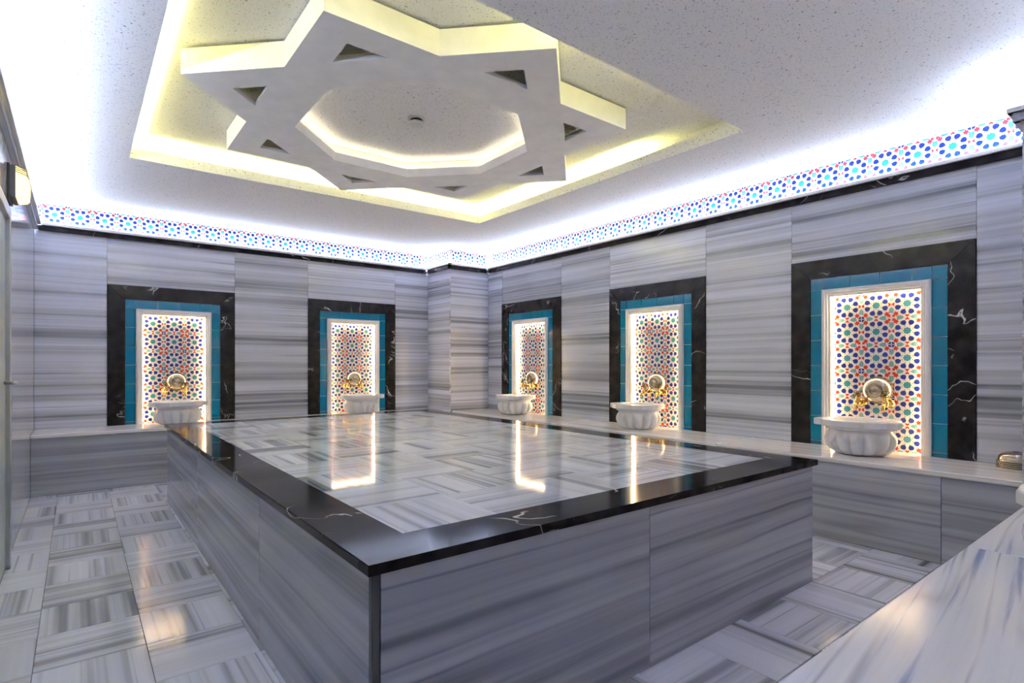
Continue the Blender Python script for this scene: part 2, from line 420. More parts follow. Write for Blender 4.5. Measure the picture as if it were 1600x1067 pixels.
# ------------------------------------------------------------------ printed star tiles (one mesh per mirror variant)
def star_tile(variant, wx, wz, depth=0.010, glazes=None):
    key = ('tile', variant, wx, wz, bool(glazes))
    if key in _cache: return _cache[key]
    bm_ = bmesh.new()
    mats = glazes or [white_glaze, cobalt, teal, red, ochre, pale_teal]
    h = 0.5 - 0.003
    add_box(bm_, -h * wx, h * wx, 0, depth, -h * wz, h * wz)
    inl = []
    def poly(pts, mi):
        vs = [bm_.verts.new((max(-h, min(h, x)) * wx, -0.0006, max(-h, min(h, z)) * wz)) for x, z in pts]
        f_ = bm_.faces.new(vs); f_.material_index = mi; inl.append(f_)
    rot = lambda p, a: (p[0] * cos(a) - p[1] * sin(a), p[0] * sin(a) + p[1] * cos(a))
    poly([((0.140 if i % 2 == 0 else 0.108) * cos(i * pi / 8), (0.140 if i % 2 == 0 else 0.108) * sin(i * pi / 8)) for i in range(16)], 2)
    pet = [(0.208, 0), (0.268, 0.072), (0.335, 0.096), (0.395, 0.062), (0.408, 0), (0.395, -0.062), (0.335, -0.096), (0.268, -0.072)]
    tri = [(0.152, 0), (0.190, 0.026), (0.190, -0.026)]
    for i in range(8):
        a = radians(22.5 + 45 * i)
        poly([rot(p, a) for p in pet], 1)
        poly([rot(p, a) for p in tri], 4)
    for i in range(4):
        a = i * pi / 2
        for s in (-1, 1):       # half lozenges on the edge
            poly([rot(p, a) for p in [(0.5, s * 0.100), (0.440, s * 0.160), (0.418, s * 0.250), (0.438, s * 0.325), (0.5, s * 0.325)]], 5)
        poly([rot(p, a) for p in [(0.494, 0), (0.455, 0.046), (0.385, 0.075), (0.415, 0), (0.385, -0.075), (0.455, -0.046)]], 3)
        c = rot((1, 1), a)
        sx, sz = (1 if c[0] > 0 else -1), (1 if c[1] > 0 else -1)
        cx, cz = 0.356 * sx, 0.356 * sz
        poly([(cx + (0.110 if k_ % 2 == 0 else 0.058) * cos(k_ * pi / 6 + pi / 4), cz + (0.110 if k_ % 2 == 0 else 0.058) * sin(k_ * pi / 6 + pi / 4)) for k_ in range(12)], 3)
        if (i + variant) % 2 == 0:   # quarter of the blue roundel
            q = [(0.488, 0.488)] + [(0.488 - 0.095 * cos(t * pi / 8), 0.488 - 0.095 * sin(t * pi / 8)) for t in range(5)]
            poly([(x * sx, z * sz) for x, z in q], 1)
        else:                        # red block beside the white cross
            q = [(0.470, 0.380), (0.470, 0.470), (0.380, 0.470), (0.380, 0.430), (0.430, 0.380)]
            poly([(x * sx, z * sz) for x, z in q], 3)
    bmesh.ops.recalc_face_normals(bm_, faces=[f_ for f_ in bm_.faces if f_ not in set(inl)])
    for f_ in inl:
        f_.normal_update()
        if f_.normal.y > 0: f_.normal_flip()
    me = bpy.data.meshes.new('star_tile'); bm_.to_mesh(me); bm_.free()
    for m_ in mats: me.materials.append(m_)
    _cache[key] = me
    return me

FW, FH = 0.183, 0.180
FRIEZE_GLAZES_LED_DIMMED = [plain('frieze_white_glaze_led_dimmed', (0.72, 0.73, 0.74, 1), 0.3, spec=0.2), plain('frieze_cobalt_glaze_led_dimmed', (0.003, 0.013, 0.105, 1), 0.3, spec=0.15),  # niche tile glazes in darkened copies, offsetting the glare of the cornice LEDs
                 plain('frieze_turquoise_glaze_led_dimmed', (0.012, 0.125, 0.17, 1), 0.3, spec=0.15), plain('frieze_red_glaze_led_dimmed', (0.22, 0.020, 0.030, 1), 0.3, spec=0.15),
                 plain('frieze_rust_glaze_led_dimmed', (0.20, 0.05, 0.03, 1), 0.3, spec=0.15), plain('frieze_pale_teal_glaze_led_dimmed', (0.05, 0.20, 0.25, 1), 0.3, spec=0.15)]
def frieze(parent, axis, plane, lo, hi, start, rz):
    """a row of printed tiles; tiles cut by a corner are simply narrower"""
    k_ = math.floor((lo - start) / FW) - 1
    while True:
        a, b = start + (k_ - 0.5) * FW, start + (k_ + 0.5) * FW
        k_ += 1
        if b <= lo + 0.02: continue
        if a >= hi - 0.02: break
        a2, b2 = max(a, lo), min(b, hi)
        me = star_tile(k_ % 2, FW, FH, 0.010, FRIEZE_GLAZES_LED_DIMMED)
        c = (a2 + b2) / 2
        loc = (c, plane, ZF + FH / 2) if axis == 'x' else (plane, c, ZF + FH / 2)
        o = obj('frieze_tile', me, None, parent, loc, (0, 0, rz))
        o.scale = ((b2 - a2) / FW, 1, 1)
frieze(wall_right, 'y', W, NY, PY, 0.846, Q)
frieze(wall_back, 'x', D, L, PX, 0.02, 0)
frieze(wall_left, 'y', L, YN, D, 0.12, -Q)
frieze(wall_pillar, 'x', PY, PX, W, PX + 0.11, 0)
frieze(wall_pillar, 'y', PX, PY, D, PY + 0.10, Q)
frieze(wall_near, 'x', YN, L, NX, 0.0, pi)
bm = None
for o_ in (wall_pillar, wall_pillar_near): pass

# ------------------------------------------------------------------ cornices: black bar, pale ledge, LED line on the ledge
def cornice(n, axis, plane, lo, hi, sgn, lo_m=0, hi_m=0, dark=True):
    """sgn: direction from the wall into the room. lo_m/hi_m: +1 lengthens (outer corner), -1 shortens (inner corner)"""
    t = bpy.data.objects.new('trim_%d' % n, None); COL.objects.link(t); t['kind'] = 'structure'
    def bar(name, d0, d1, z0, z1, mat, mt):
        a, b = lo - lo_m * mt, hi + hi_m * mt
        p0, p1 = sorted((plane + sgn * d0, plane + sgn * d1))
        if axis == 'x': box_obj(name, a, b, p0, p1, z0, z1, mat, t, min(0.002, (z1 - z0) * 0.2))
        else: box_obj(name, p0, p1, a, b, z0, z1, mat, t, min(0.002, (z1 - z0) * 0.2), Q)
    bar('black_bar', 0.0, 0.030, ZC, ZC + 0.045, edge_marble if dark else base_marble, 0.030)
    bar('pale_ledge', -0.005, 0.050, ZC + 0.045, ZF, bench_marble, 0.050)
    bar('light_strip', 0.026, 0.038, ZF, ZF + 0.0015, led_cool, 0.02)
    return t
cornice(1, 'x', D, L, PX, -1, -1, -1)
cornice(2, 'y', W, NY, PY, -1, -1, -1)
cornice(3, 'y', L, YN, D, 1, -1, -1, False)
cornice(4, 'x', PY, PX, W, -1, 1, -1)
cornice(5, 'y', PX, PY, D, -1, 1, -1)
cornice(6, 'x', NY, NX, W, 1, 1, -1, False)
cornice(7, 'y', NX, YN, NY, -1, -1, 1, False)
cornice(8, 'x', YN, L, NX, 1, -1, -1)

# ------------------------------------------------------------------ ceiling with stepped recess
RX0, RX1, RY0, RY1 = 0.285, 3.245, 1.82, 4.70
TR = 0.11
bm = bmesh.new()
cx0, cx1, cy0, cy1 = L - 0.2, W + 0.3, YN - 0.2, D + 0.3
for a in [(cx0, RX0, cy0, cy1), (RX1, cx1, cy0, cy1), (RX0, RX1, cy0, RY0), (RX0, RX1, RY1, cy1)]:
    add_box(bm, *a, CEIL, CEIL + 0.02)
ceiling = obj('ceiling', bm, ceil_m, kind='structure')
bm = bmesh.new()
LT = CEIL + 0.075
for a in [(RX0 - 0.018, RX0, RY0 - 0.018, RY1 + 0.018), (RX1, RX1 + 0.018, RY0 - 0.018, RY1 + 0.018), (RX0, RX1, RY0 - 0.018, RY0), (RX0, RX1, RY1, RY1 + 0.018)]:
    add_box(bm, *a, CEIL + 0.02, LT)
obj('recess_lip', bm, ceil_m, ceiling)
bm = bmesh.new()
X0, X1, Y0, Y1 = RX0 - TR, RX1 + TR, RY0 - TR, RY1 + TR
for a in [(X0 - 0.02, X0, Y0 - 0.02, Y1 + 0.02), (X1, X1 + 0.02, Y0 - 0.02, Y1 + 0.02), (X0, X1, Y0 - 0.02, Y0), (X0, X1, Y1, Y1 + 0.02)]:
    add_box(bm, *a, CEIL + 0.02, UP)
obj('recess_wall', bm, ceil_m, ceiling)
bm = bmesh.new(); add_box(bm, X0 - 0.02, X1 + 0.02, Y0 - 0.02, Y1 + 0.02, UP, UP + 0.03)
obj('recess_ceiling', bm, ceil_m, ceiling)
zl = CEIL + 0.04
def cove_led(x0, x1, y0, y1):
    box_obj('light_strip', x0, x1, y0, y1, zl, zl + 0.012, led_cove, ceiling, 0, Q if (y1 - y0) > (x1 - x0) else 0)
cove_led(RX0 - 0.055, RX0 - 0.040, RY0, RY1)
cove_led(RX0, RX1, RY1 + 0.040, RY1 + 0.055)
cove_led(RX1 + 0.040, RX1 + 0.055, 2.65, RY1)
cove_led(RX0, 2.85, RY0 - 0.055, RY0 - 0.040)

# ------------------------------------------------------------------ floor tiles, chequered direction of the bands
GX, GY = 0.340, 0.330
FX0, FY0 = -0.127, 1.280
P0x, P1x, P0y, P1y, PZ = 0.5475, 2.9467, 1.258, 5.2396, 0.6164   # slab outline of the platform
i0, i1 = -1, 12; j0, j1 = -4, 15
for i in range(i0, i1):
    for j in range(j0, j1):
        x0, x1 = FX0 + i * GX, FX0 + (i + 1) * GX
        y0, y1 = FY0 + j * GY, FY0 + (j + 1) * GY
        x0, x1 = max(x0, L), min(x1, RF + 0.02); y0, y1 = max(y0, NF - 0.05), min(y1, BF + 0.02)
        if x1 - x0 < 0.02 or y1 - y0 < 0.02: continue
        if x0 > P0x + 0.02 and x1 < P1x - 0.02 and y0 > P0y + 0.02 and y1 < P1y - 0.02: continue
        e = 0.0009
        turn = (i + j) % 2
        sx, sy = x1 - x0 - 2 * e, y1 - y0 - 2 * e
        me = cbox(sy, sx, 0.012, 0.001, tile_marble) if turn else cbox(sx, sy, 0.012, 0.001, tile_marble)
        obj('floor_tile', me, None, floor, ((x0 + x1) / 2, (y0 + y1) / 2, -0.006 + random.uniform(-0.0004, 0)), (0, 0, pi / 2 if turn else 0))

# ------------------------------------------------------------------ the heated platform in the middle
plat = thing('heated_platform', 'large rectangular marble platform with black marble border in the middle of the floor', 'platform', ((P0x + P1x) / 2, (P0y + P1y) / 2, 0))
pcx, pcy = (P0x + P1x) / 2, (P0y + P1y) / 2
hx, hy = (P1x - P0x) / 2, (P1y - P0y) / 2
ov = 0.018; st = 0.028; bw = 0.1835
bm = bmesh.new(); add_box(bm, -hx + ov + 0.02, hx - ov - 0.02, -hy + ov + 0.02, hy - ov - 0.02, 0, PZ - st)
obj('core', bm, wall_core, plat)
zt = PZ - st
def pl(x): return x - pcx
def ply(y): return y - pcy
# side panels
for x0, x1 in [(-hx + ov + 0.022, pl(1.632)), (pl(1.632), hx - ov)]:
    box_obj('side_panel', x0 + 0.001, x1 - 0.001, -hy + ov, -hy + ov + 0.02, 0, zt, base_marble, plat, 0.0015)
    box_obj('side_panel', x0 + 0.001, x1 - 0.001, hy - ov - 0.02, hy - ov, 0, zt, base_marble, plat, 0.0015)
for y0, y1 in [(-hy + ov + 0.02, ply(2.35)), (ply(2.35), ply(3.78)), (ply(3.78), hy - ov - 0.02)]:
    box_obj('side_panel', -hx + ov, -hx + ov + 0.02, y0 + 0.001, y1 - 0.001, 0, zt, base_marble, plat, 0.0015, Q)
    box_obj('side_panel', hx - ov - 0.02, hx - ov, y0 + 0.001, y1 - 0.001, 0, zt, base_marble, plat, 0.0015, Q)
# corner strip on the near edge
box_obj('corner_strip', -hx + ov - 0.001, -hx + ov + 0.021, -hy + ov - 0.001, -hy + ov + 0.019, 0, zt, dark_plastic, plat, 0.002)
# black border slabs, mitred at the corners
def slab(poly, rz=0):
    bm_ = bmesh.new()
    a = [bm_.verts.new((x, y, zt)) for x, y in poly]; b = [bm_.verts.new((x, y, PZ)) for x, y in poly]
    bm_.faces.new(a[::-1]); bm_.faces.new(b)
    n = len(poly)
    for i in range(n): bm_.faces.new([a[i], a[(i + 1) % n], b[(i + 1) % n], b[i]])
    rim_e = [e_ for e_ in bm_.edges if all(abs(abs(v.co.x) - hx) < 1e-5 for v in e_.verts) or all(abs(abs(v.co.y) - hy) < 1e-5 for v in e_.verts)]
    rim_e = [e_ for e_ in rim_e if abs(e_.verts[0].co.z - e_.verts[1].co.z) < 1e-5]
    bmesh.ops.bevel(bm_, geom=rim_e, offset=0.002, segments=2, affect='EDGES')
    obj('border_slab', bm_, edge_marble, plat)
ix, iy = hx - bw, hy - bw
e = 0.0003
xs = [pl(1.55), pl(2.11)]
slab([(-hx, -hy), (xs[0] - e, -hy), (xs[0] - e, -iy), (-ix, -iy)])
slab([(xs[0] + e, -hy), (xs[1] - e, -hy), (xs[1] - e, -iy), (xs[0] + e, -iy)])
slab([(xs[1] + e, -hy), (hx, -hy), (ix, -iy), (xs[1] + e, -iy)])
slab([(-hx, hy), (-ix, iy), (0 - e, iy), (0 - e, hy)])
slab([(0 + e, hy), (0 + e, iy), (ix, iy), (hx, hy)])
for s in (-1, 1):
    ys = [ply(2.45), ply(3.85)]
    for poly in ([(s * hx, -hy), (s * ix, -iy), (s * ix, ys[0] - e), (s * hx, ys[0] - e)], [(s * hx, ys[0] + e), (s * ix, ys[0] + e), (s * ix, ys[1] - e), (s * hx, ys[1] - e)], [(s * hx, ys[1] + e), (s * ix, ys[1] + e), (s * ix, iy), (s * hx, hy)]):
        slab(poly if s < 0 else poly[::-1])
# banded tiles on top
nx, ny = 6, 11
tx, ty = 2 * ix / nx, 2 * iy / ny
for i in range(nx):
    for j in range(ny):
        turn = (i + j) % 2
        sx, sy = tx - 0.0012, ty - 0.0012
        me = cbox(sy, sx, 0.012, 0.0006, top_marble) if not turn else cbox(sx, sy, 0.012, 0.0006, top_marble)
        obj('top_tile', me, None, plat, (-ix + (i + 0.5) * tx, -iy + (j + 0.5) * ty, PZ - 0.0062), (0, 0, pi / 2 if not turn else 0))
bm = bmesh.new(); add_box(bm, -ix, ix, -iy, iy, zt, PZ - 0.012)
obj('tile_bed', bm, wall_core, plat)

# ------------------------------------------------------------------ benches along the walls
SB = 0.030
bb = thing('stone_bench', 'low marble bench with pale ledge under the two niches of the back wall', 'bench', (1.686, 6.27, 0))
def sub(o): return Vector(o.location)
def bbox(o, name, x0, x1, y0, y1, z0, z1, mat, ch=0.002, rz=0):
    v_ = sub(o)
    return box_obj(name, x0 - v_.x, x1 - v_.x, y0 - v_.y, y1 - v_.y, z0, z1, mat, o, ch, rz)
bbox(bb, 'core', L + 0.001, PX - 0.001, BF + 0.04, D - 0.001, 0, ZB - SB, wall_core, 0)
for x0, x1 in [(L, 0.9), (0.9, 2.3), (2.3, PX - 0.001)]:
    bbox(bb, 'front_panel', x0 + 0.001, x1 - 0.001, BF + 0.02, BF + 0.04, 0, ZB - SB, base_marble)
for x0, x1 in [(L, 1.02), (1.02, 2.40), (2.40, PX - 0.001)]:
    bbox(bb, 'seat_slab', x0 + 0.0008, x1 - 0.0008, BF, D - 0.0005, ZB - SB, ZB, bench_marble, 0.005)
rb = thing('stone_bench', 'long low marble bench with striped pale ledge beneath the three niches', 'bench', (4.0, 3.3, 0))
bbox(rb, 'core', RF + 0.04, W - 0.001, NY + 0.001, PY - 0.001, 0, ZB - SB, wall_core, 0)
for y0, y1 in [(NY + 0.001, 0.95), (0.95, 2.65), (2.65, 4.3), (4.3, PY)]:
    bbox(rb, 'front_panel', RF + 0.02, RF + 0.04, y0 + 0.001, y1 - 0.001, 0, ZB - SB, base_marble, 0.002, Q)
for y0, y1 in [(NY, 2.30), (2.30, 4.12), (4.12, PY)]:
    bbox(rb, 'seat_slab', RF, W - 0.0005, y0 + 0.0008, y1 - 0.0008, ZB - SB, ZB, bench_marble, 0.005, Q)
nb = thing('stone_bench', 'white marble bench with blue grey streaks closest to the viewer', 'bench', (2.0, 0.2, 0))
bbox(nb, 'core', 0.42, NX - 0.002, YN + 0.002, NF - 0.04, 0, ZN - SB, wall_core, 0)
for x0, x1 in [(0.42, 2.0), (2.0, NX - 0.002)]:
    bbox(nb, 'front_panel', x0 + 0.001, x1 - 0.001, NF - 0.04, NF - 0.02, 0, ZN - SB, base_marble)
for x0, x1 in [(0.40, 2.265), (2.265, NX - 0.002)]:
    bbox(nb, 'seat_slab', x0 + 0.0008, x1 - 0.0008, YN + 0.002, NF, ZN - SB, ZN, near_marble, 0.003)

# ------------------------------------------------------------------ fountain niches
HO, HB, HM, HI = 0.550, 0.4125, 0.328, 0.273
TO, TB, TM, TI = 1.345, 1.210, 1.125, 1.070
def build_niche(label, loc, rz):
    n = thing('fountain_niche', label, 'niche', loc, rz, 'lit fountain niches')
    # black marble surround
    for poly in ([(-HO, 0), (-HB, 0), (-HB, TB), (-HO, TO)], [(HB, 0), (HO, 0), (HO, TO), (HB, TB)], [(-HO, TO), (-HB, TB), (HB, TB), (HO, TO)]):
        bm_ = bmesh.new(); add_prism(bm_, poly, -0.012, 0.03)
        bmesh.ops.bevel(bm_, geom=list(bm_.edges), offset=0.0015, segments=1, affect='EDGES')
        obj('black_frame_slab', bm_, frame_marble, n)
    bm_ = bmesh.new()
    for a in [(-HO, -HM + 0.05, 0, TO), (HM - 0.05, HO, 0, TO), (-HM + 0.05, HM - 0.05, TM - 0.03, TO)]:
        add_box(bm_, a[0] + 0.003, a[1] - 0.003, 0.001, 0.03, a[2], a[3] - 0.003)
    obj('grout_bed', bm_, grout, n)
    obj('sill', cbox(2 * HM, 0.046, 0.029, 0, bench_marble), None, n, (0, 0.0235, -0.0150))
    # turquoise tiles
    gp = 0.0016
    def bt(x0, x1, z0, z1):
        obj('blue_tile', cbox(x1 - x0 - 2 * gp, 0.008, z1 - z0 - 2 * gp, 0.0012, blue_glaze), None, n, ((x0 + x1) / 2, 0.0, (z0 + z1) / 2))
    for s in (-1, 1):
        a, b = sorted((s * HB, s * HM))
        bt(a, b, TM, TB)
        z = TM
        while z > 0.001:
            z0 = max(0, z - 0.183); bt(a, b, z0, z); z = z0
    x = -HM
    while x < HM - 0.001:
        x1 = min(HM, x + 0.183); bt(x, x1, TM, TB); x = x1
    # pale moulded inner frame, mitred sweep of a stepped profile
    prof = [(0, 0.012), (0, -0.020), (0.010, -0.030), (0.022, -0.030), (0.027, -0.022), (0.039, -0.022), (0.044, -0.012), (0.055, -0.012), (0.055, 0.006), (0.040, 0.010), (0.036, 0.046), (0, 0.046)]
    bm_ = bmesh.new()
    rings = []
    for k_ in range(4):
        ring = []
        for t, y in prof:
            if k_ == 0: p = (-HM + t, y, 0)
            elif k_ == 1: p = (-HM + t, y, TM - t)
            elif k_ == 2: p = (HM - t, y, TM - t)
            else: p = (HM - t, y, 0)
            ring.append(bm_.verts.new(p))
        rings.append(ring)
    for a, b in zip(rings, rings[1:]):
        for i in range(len(prof)):
            j = (i + 1) % len(prof)
            bm_.faces.new([a[i], a[j], b[j], b[i]])
    bm_.faces.new(rings[0]); bm_.faces.new(rings[-1][::-1])
    obj('moulded_frame', bm_, moulding_m, n)
    # LED lines tucked behind the moulding
    led_niche = led_niche_far if loc[1] != YN else led_niche_near
    for s in (-1, 1):
        obj('light_strip', cbox(0.007, 0.010, TI - 0.01, 0, led_niche), None, n, (s * (HI + 0.007), 0.034, (TI - 0.01) / 2 + 0.002))
    obj('light_strip', cbox(2 * HI, 0.010, 0.007, 0, led_niche), None, n, (0, 0.034, TI + 0.007))
    # printed tiles
    for i in range(3):
        for j in range(6):
            obj('printed_tile', star_tile((i + j) % 2, 0.182, 0.1805), None, n, ((i - 1) * 0.182, 0.046, -0.004 + (j + 0.5) * 0.1805 if j else 0.0875))
    return n
niches = []
spots = [(NNX, 'near', 'near wall behind the white streaked bench'), (0.774, 'back', 'back wall niche nearest the door wall'), (2.648, 'back', 'back wall niche nearest the corner pillar'),
         (5.114, 'right', 'long wall niche nearest the corner pillar'), (3.295, 'right', 'long wall niche in the middle'),
         (1.464, 'right', 'long wall niche nearest the stacked bowls')]
for c, wl, where in spots:
    loc = {'back': (c, D, ZB), 'right': (W, c, ZB), 'near': (c, YN, ZN)}[wl]
    rz = {'back': 0, 'right': Q, 'near': pi}[wl]
    niches.append((build_niche('lit black framed fountain recess, the ' + where, loc, rz), loc, rz, where))

# ------------------------------------------------------------------ fluted marble basins
def basin_meshes():
    bm_ = bmesh.new()
    NS, LOB = 168, 14
    prof = [(0.100, 0.0, 0.5), (0.132, 0.002, 0.9), (0.160, 0.012, 1.0), (0.186, 0.034, 1.0), (0.201, 0.064, 1.0), (0.206, 0.090, 0.95), (0.203, 0.112, 0.6), (0.196, 0.128, 0.35), (0.185, 0.142, 0.05), (0.180, 0.154, 0), (0.182, 0.166, 0)]
    rings = []
    for r, z, wgt in prof:
        ring = []
        for i in range(NS):
            t = 2 * pi * i / NS
            f = abs(cos(LOB * t / 2)) ** 0.6
            rr = r * (1 - 0.19 * wgt * (1 - f))
            ring.append(bm_.verts.new((rr * cos(t), rr * sin(t), z)))
        rings.append(ring)
    for a, b in zip(rings, rings[1:]):
        for i in range(NS): bm_.faces.new([a[i], a[(i + 1) % NS], b[(i + 1) % NS], b[i]])
    bm_.faces.new(rings[0][::-1])
    bowl = to_mesh(bm_, 'bowl', True); bowl.materials.append(basin_marble)
    # rim: octagonal slab with two ears and a round opening
    half = [(0.0, -0.212), (0.095, -0.205), (0.172, -0.160), (0.194, -0.122), (0.246, -0.108), (0.248, -0.040), (0.202, -0.012), (0.200, 0.115), (0.150, 0.185), (0.0, 0.19)]
    out = half + [(-x, y) for x, y in half[-2:0:-1]]
    angs = sorted(set([round(math.atan2(y, x), 5) for x, y in out] + [round(-pi + 2 * pi * i / 64, 5) for i in range(64)]))
    def radial(a):
        d = Vector((cos(a), sin(a)))
        best = 0.2
        for p, q in zip(out, out[1:] + out[:1]):
            p, q = Vector(p), Vector(q)
            den = d.x * (q.y - p.y) - d.y * (q.x - p.x)
            if abs(den) < 1e-9: continue
            t = (p.x * (q.y - p.y) - p.y * (q.x - p.x)) / den
            u = (p.x * d.y - p.y * d.x) / den
            if t > 0 and -1e-4 <= u <= 1.0001: best = t; break
        return best
    bm_ = bmesh.new()
    secs = []
    for a in angs:
        R = radial(a); c, s = cos(a), sin(a)
        pr = [(0.14, 0.163), (min(R - 0.016, 0.196), 0.163), (min(R - 0.012, 0.200), 0.167), (min(R - 0.012, 0.200), 0.178), (R - 0.005, 0.180), (R, 0.185), (R, 0.219), (R - 0.004, 0.224), (0.166, 0.224), (0.160, 0.221), (0.152, 0.190), (0.125, 0.120), (0.07, 0.085), (0.0, 0.078)]
        secs.append([bm_.verts.new((r * c, r * s, z)) for r, z in pr])
    for a, b in zip(secs, secs[1:] + secs[:1]):
        for i in range(len(a) - 1): bm_.faces.new([a[i], b[i], b[i + 1], a[i + 1]])
    bmesh.ops.remove_doubles(bm_, verts=bm_.verts, dist=1e-5)
    rim = to_mesh(bm_, 'rim'); rim.materials.append(basin_marble)
    return bowl, rim
bowl_me, rim_me = basin_meshes()
def put_basin(label, loc, rz):
    b_ = thing('marble_basin', label, 'basin', loc, rz, 'fluted marble basins')
    obj('fluted_body', bowl_me, None, b_); obj('rim', rim_me, None, b_)
    return b_
def place(loc, rz, x, y, z):
    c, s = cos(rz), sin(rz)
    return (loc[0] + x * c - y * s, loc[1] + x * s + y * c, loc[2] + z)
for n_, loc, rz, where in niches:
    put_basin('fluted white marble basin in the ' + where if loc[1] != YN else 'fluted white marble basin standing on the white streaked bench', place(loc, rz, 0, -0.225, 0), rz)

# ------------------------------------------------------------------ brass bowls hung over the taps
def bowl_shell():
    bm_ = bmesh.new()
    prof = [(0.094, 0.0), (0.0955, 0.003), (0.094, 0.010), (0.090, 0.026), (0.082, 0.044), (0.070, 0.058), (0.055, 0.068), (0.040, 0.073), (0.038, 0.070), (0.026, 0.071), (0.024, 0.075), (0.014, 0.078), (0.0, 0.079)]
    add_lathe(bm_, prof, 48, cap=False)
    inner = [(0.092, 0.0), (0.086, 0.026), (0.066, 0.056), (0.036, 0.068), (0.0, 0.070)]
    add_lathe(bm_, inner, 48, cap=False)
    me = to_mesh(bm_, 'bowl', True); me.materials.append(bowl_metal)
    return me
hung_me = bowl_shell()
for n_, loc, rz, where in niches[1:]:
    o = obj('hammam_bowl', hung_me, None, None, place(loc, rz, 0.016, 0.040, 0.408), (pi / 2, 0, rz))
    o['label'] = 'round brass bowl hung over the taps in the ' + where; o['category'] = 'bowl'; o['group'] = 'bowls hung in the niches'

# ------------------------------------------------------------------ brass taps with cross handles
def tap_meshes():
    bm_ = bmesh.new()
    to_y = Matrix.Rotation(pi / 2, 4, 'X')           # z axis to -y (out of the wall)
    add_lathe(bm_, [(0.026, 0), (0.026, 0.004), (0.018, 0.010), (0.012, 0.014)], 20, to_y)
    fl = to_mesh(bm_, 'flange', True); fl.materials.append(brass)
    bm_ = bmesh.new()
    add_tube(bm_, [(0, -0.008, 0), (0, -0.045, 0), (0, -0.062, 0)], [0.011, 0.012, 0.015], 14)
    add_lathe(bm_, [(0.010, -0.022), (0.017, -0.014), (0.019, 0), (0.017, 0.014), (0.011, 0.022), (0.009, 0.034), (0.011, 0.038), (0.008, 0.044)], 18, Matrix.Translation((0, -0.072, 0)))
    add_tube(bm_, [(0, -0.080, -0.004), (0, -0.098, -0.004), (0, -0.110, -0.012), (0, -0.113, -0.028), (0, -0.113, -0.038)], [0.010, 0.0095, 0.009, 0.0095, 0.011], 12)
    body = to_mesh(bm_, 'body', True); body.materials.append(brass)
    bm_ = bmesh.new()
    for k_ in range(4):                               # four open loops around a hub
        a = pi / 4 + k_ * pi / 2
        c = Vector((cos(a) * 0.0165, 0, sin(a) * 0.0165))
        pts = [c + Vector((cos(t * pi / 5) * 0.0085, 0, sin(t * pi / 5) * 0.0085)) for t in range(11)]
        add_tube(bm_, pts, 0.0032, 6)
    add_lathe(bm_, [(0.009, -0.006), (0.009, 0.006), (0.004, 0.010)], 12, to_y)
    hd = to_mesh(bm_, 'handle', True); hd.materials.append(bronze)
    return fl, body, hd
fl_me, tb_me, hd_me = tap_meshes()
def put_tap(label, loc, rz):
    t = thing('brass_tap', label, 'tap', loc, rz, 'brass taps in the niches')
    t.scale = (1.15, 1.15, 1.15)
    obj('wall_flange', fl_me, None, t); tb = obj('tap_body', tb_me, None, t)
    obj('cross_handle', hd_me, None, tb, (0, -0.080, 0.056), (radians(-35), 0, 0), label='dark bronze four loop handle')
    return t
for n_, loc, rz, where in niches[1:]:
    for s in (-1, 1):
        if loc[1] == D: side = 'door wall side' if s < 0 else 'corner pillar side'
        else: side = 'corner pillar side' if s < 0 else 'viewer side'
        put_tap('brass tap on the %s in the %s' % (side, where), place(loc, rz, s * 0.084, 0.046, 0.320), rz)

# ------------------------------------------------------------------ stacked metal bowls on the bench
def stack_bowl():
    bm_ = bmesh.new()
    add_lathe(bm_, [(0.086, 0.0), (0.0900, 0.0012), (0.0900, 0.0042), (0.0830, 0.0058), (0.0825, 0.014), (0.079, 0.030), (0.066, 0.043), (0.045, 0.050), (0.020, 0.053), (0.018, 0.056), (0.0, 0.057)], 40, cap=False)
    add_lathe(bm_, [(0.084, 0.0), (0.0805, 0.014), (0.062, 0.038), (0.0, 0.050)], 40, cap=False)
    me = to_mesh(bm_, 'bowl', True); me.materials.append(bowl_metal)
    return me
sb_me = stack_bowl()
pos = ['lowest', 'second from the bottom', 'middle one', 'second from the top', 'topmost']
for k_ in range(5):
    o = obj('metal_bowl', sb_me, None, None, (4.165, 0.712 + 0.001 * (k_ % 2), ZB + 0.0005 + 0.0095 * k_), (0, 0, 0.7 * k_))
    o['label'] = 'upturned metal bowl, %s in the stack on the long bench' % pos[k_]
    o['category'] = 'bowl'; o['group'] = 'stacked bowls on the bench'

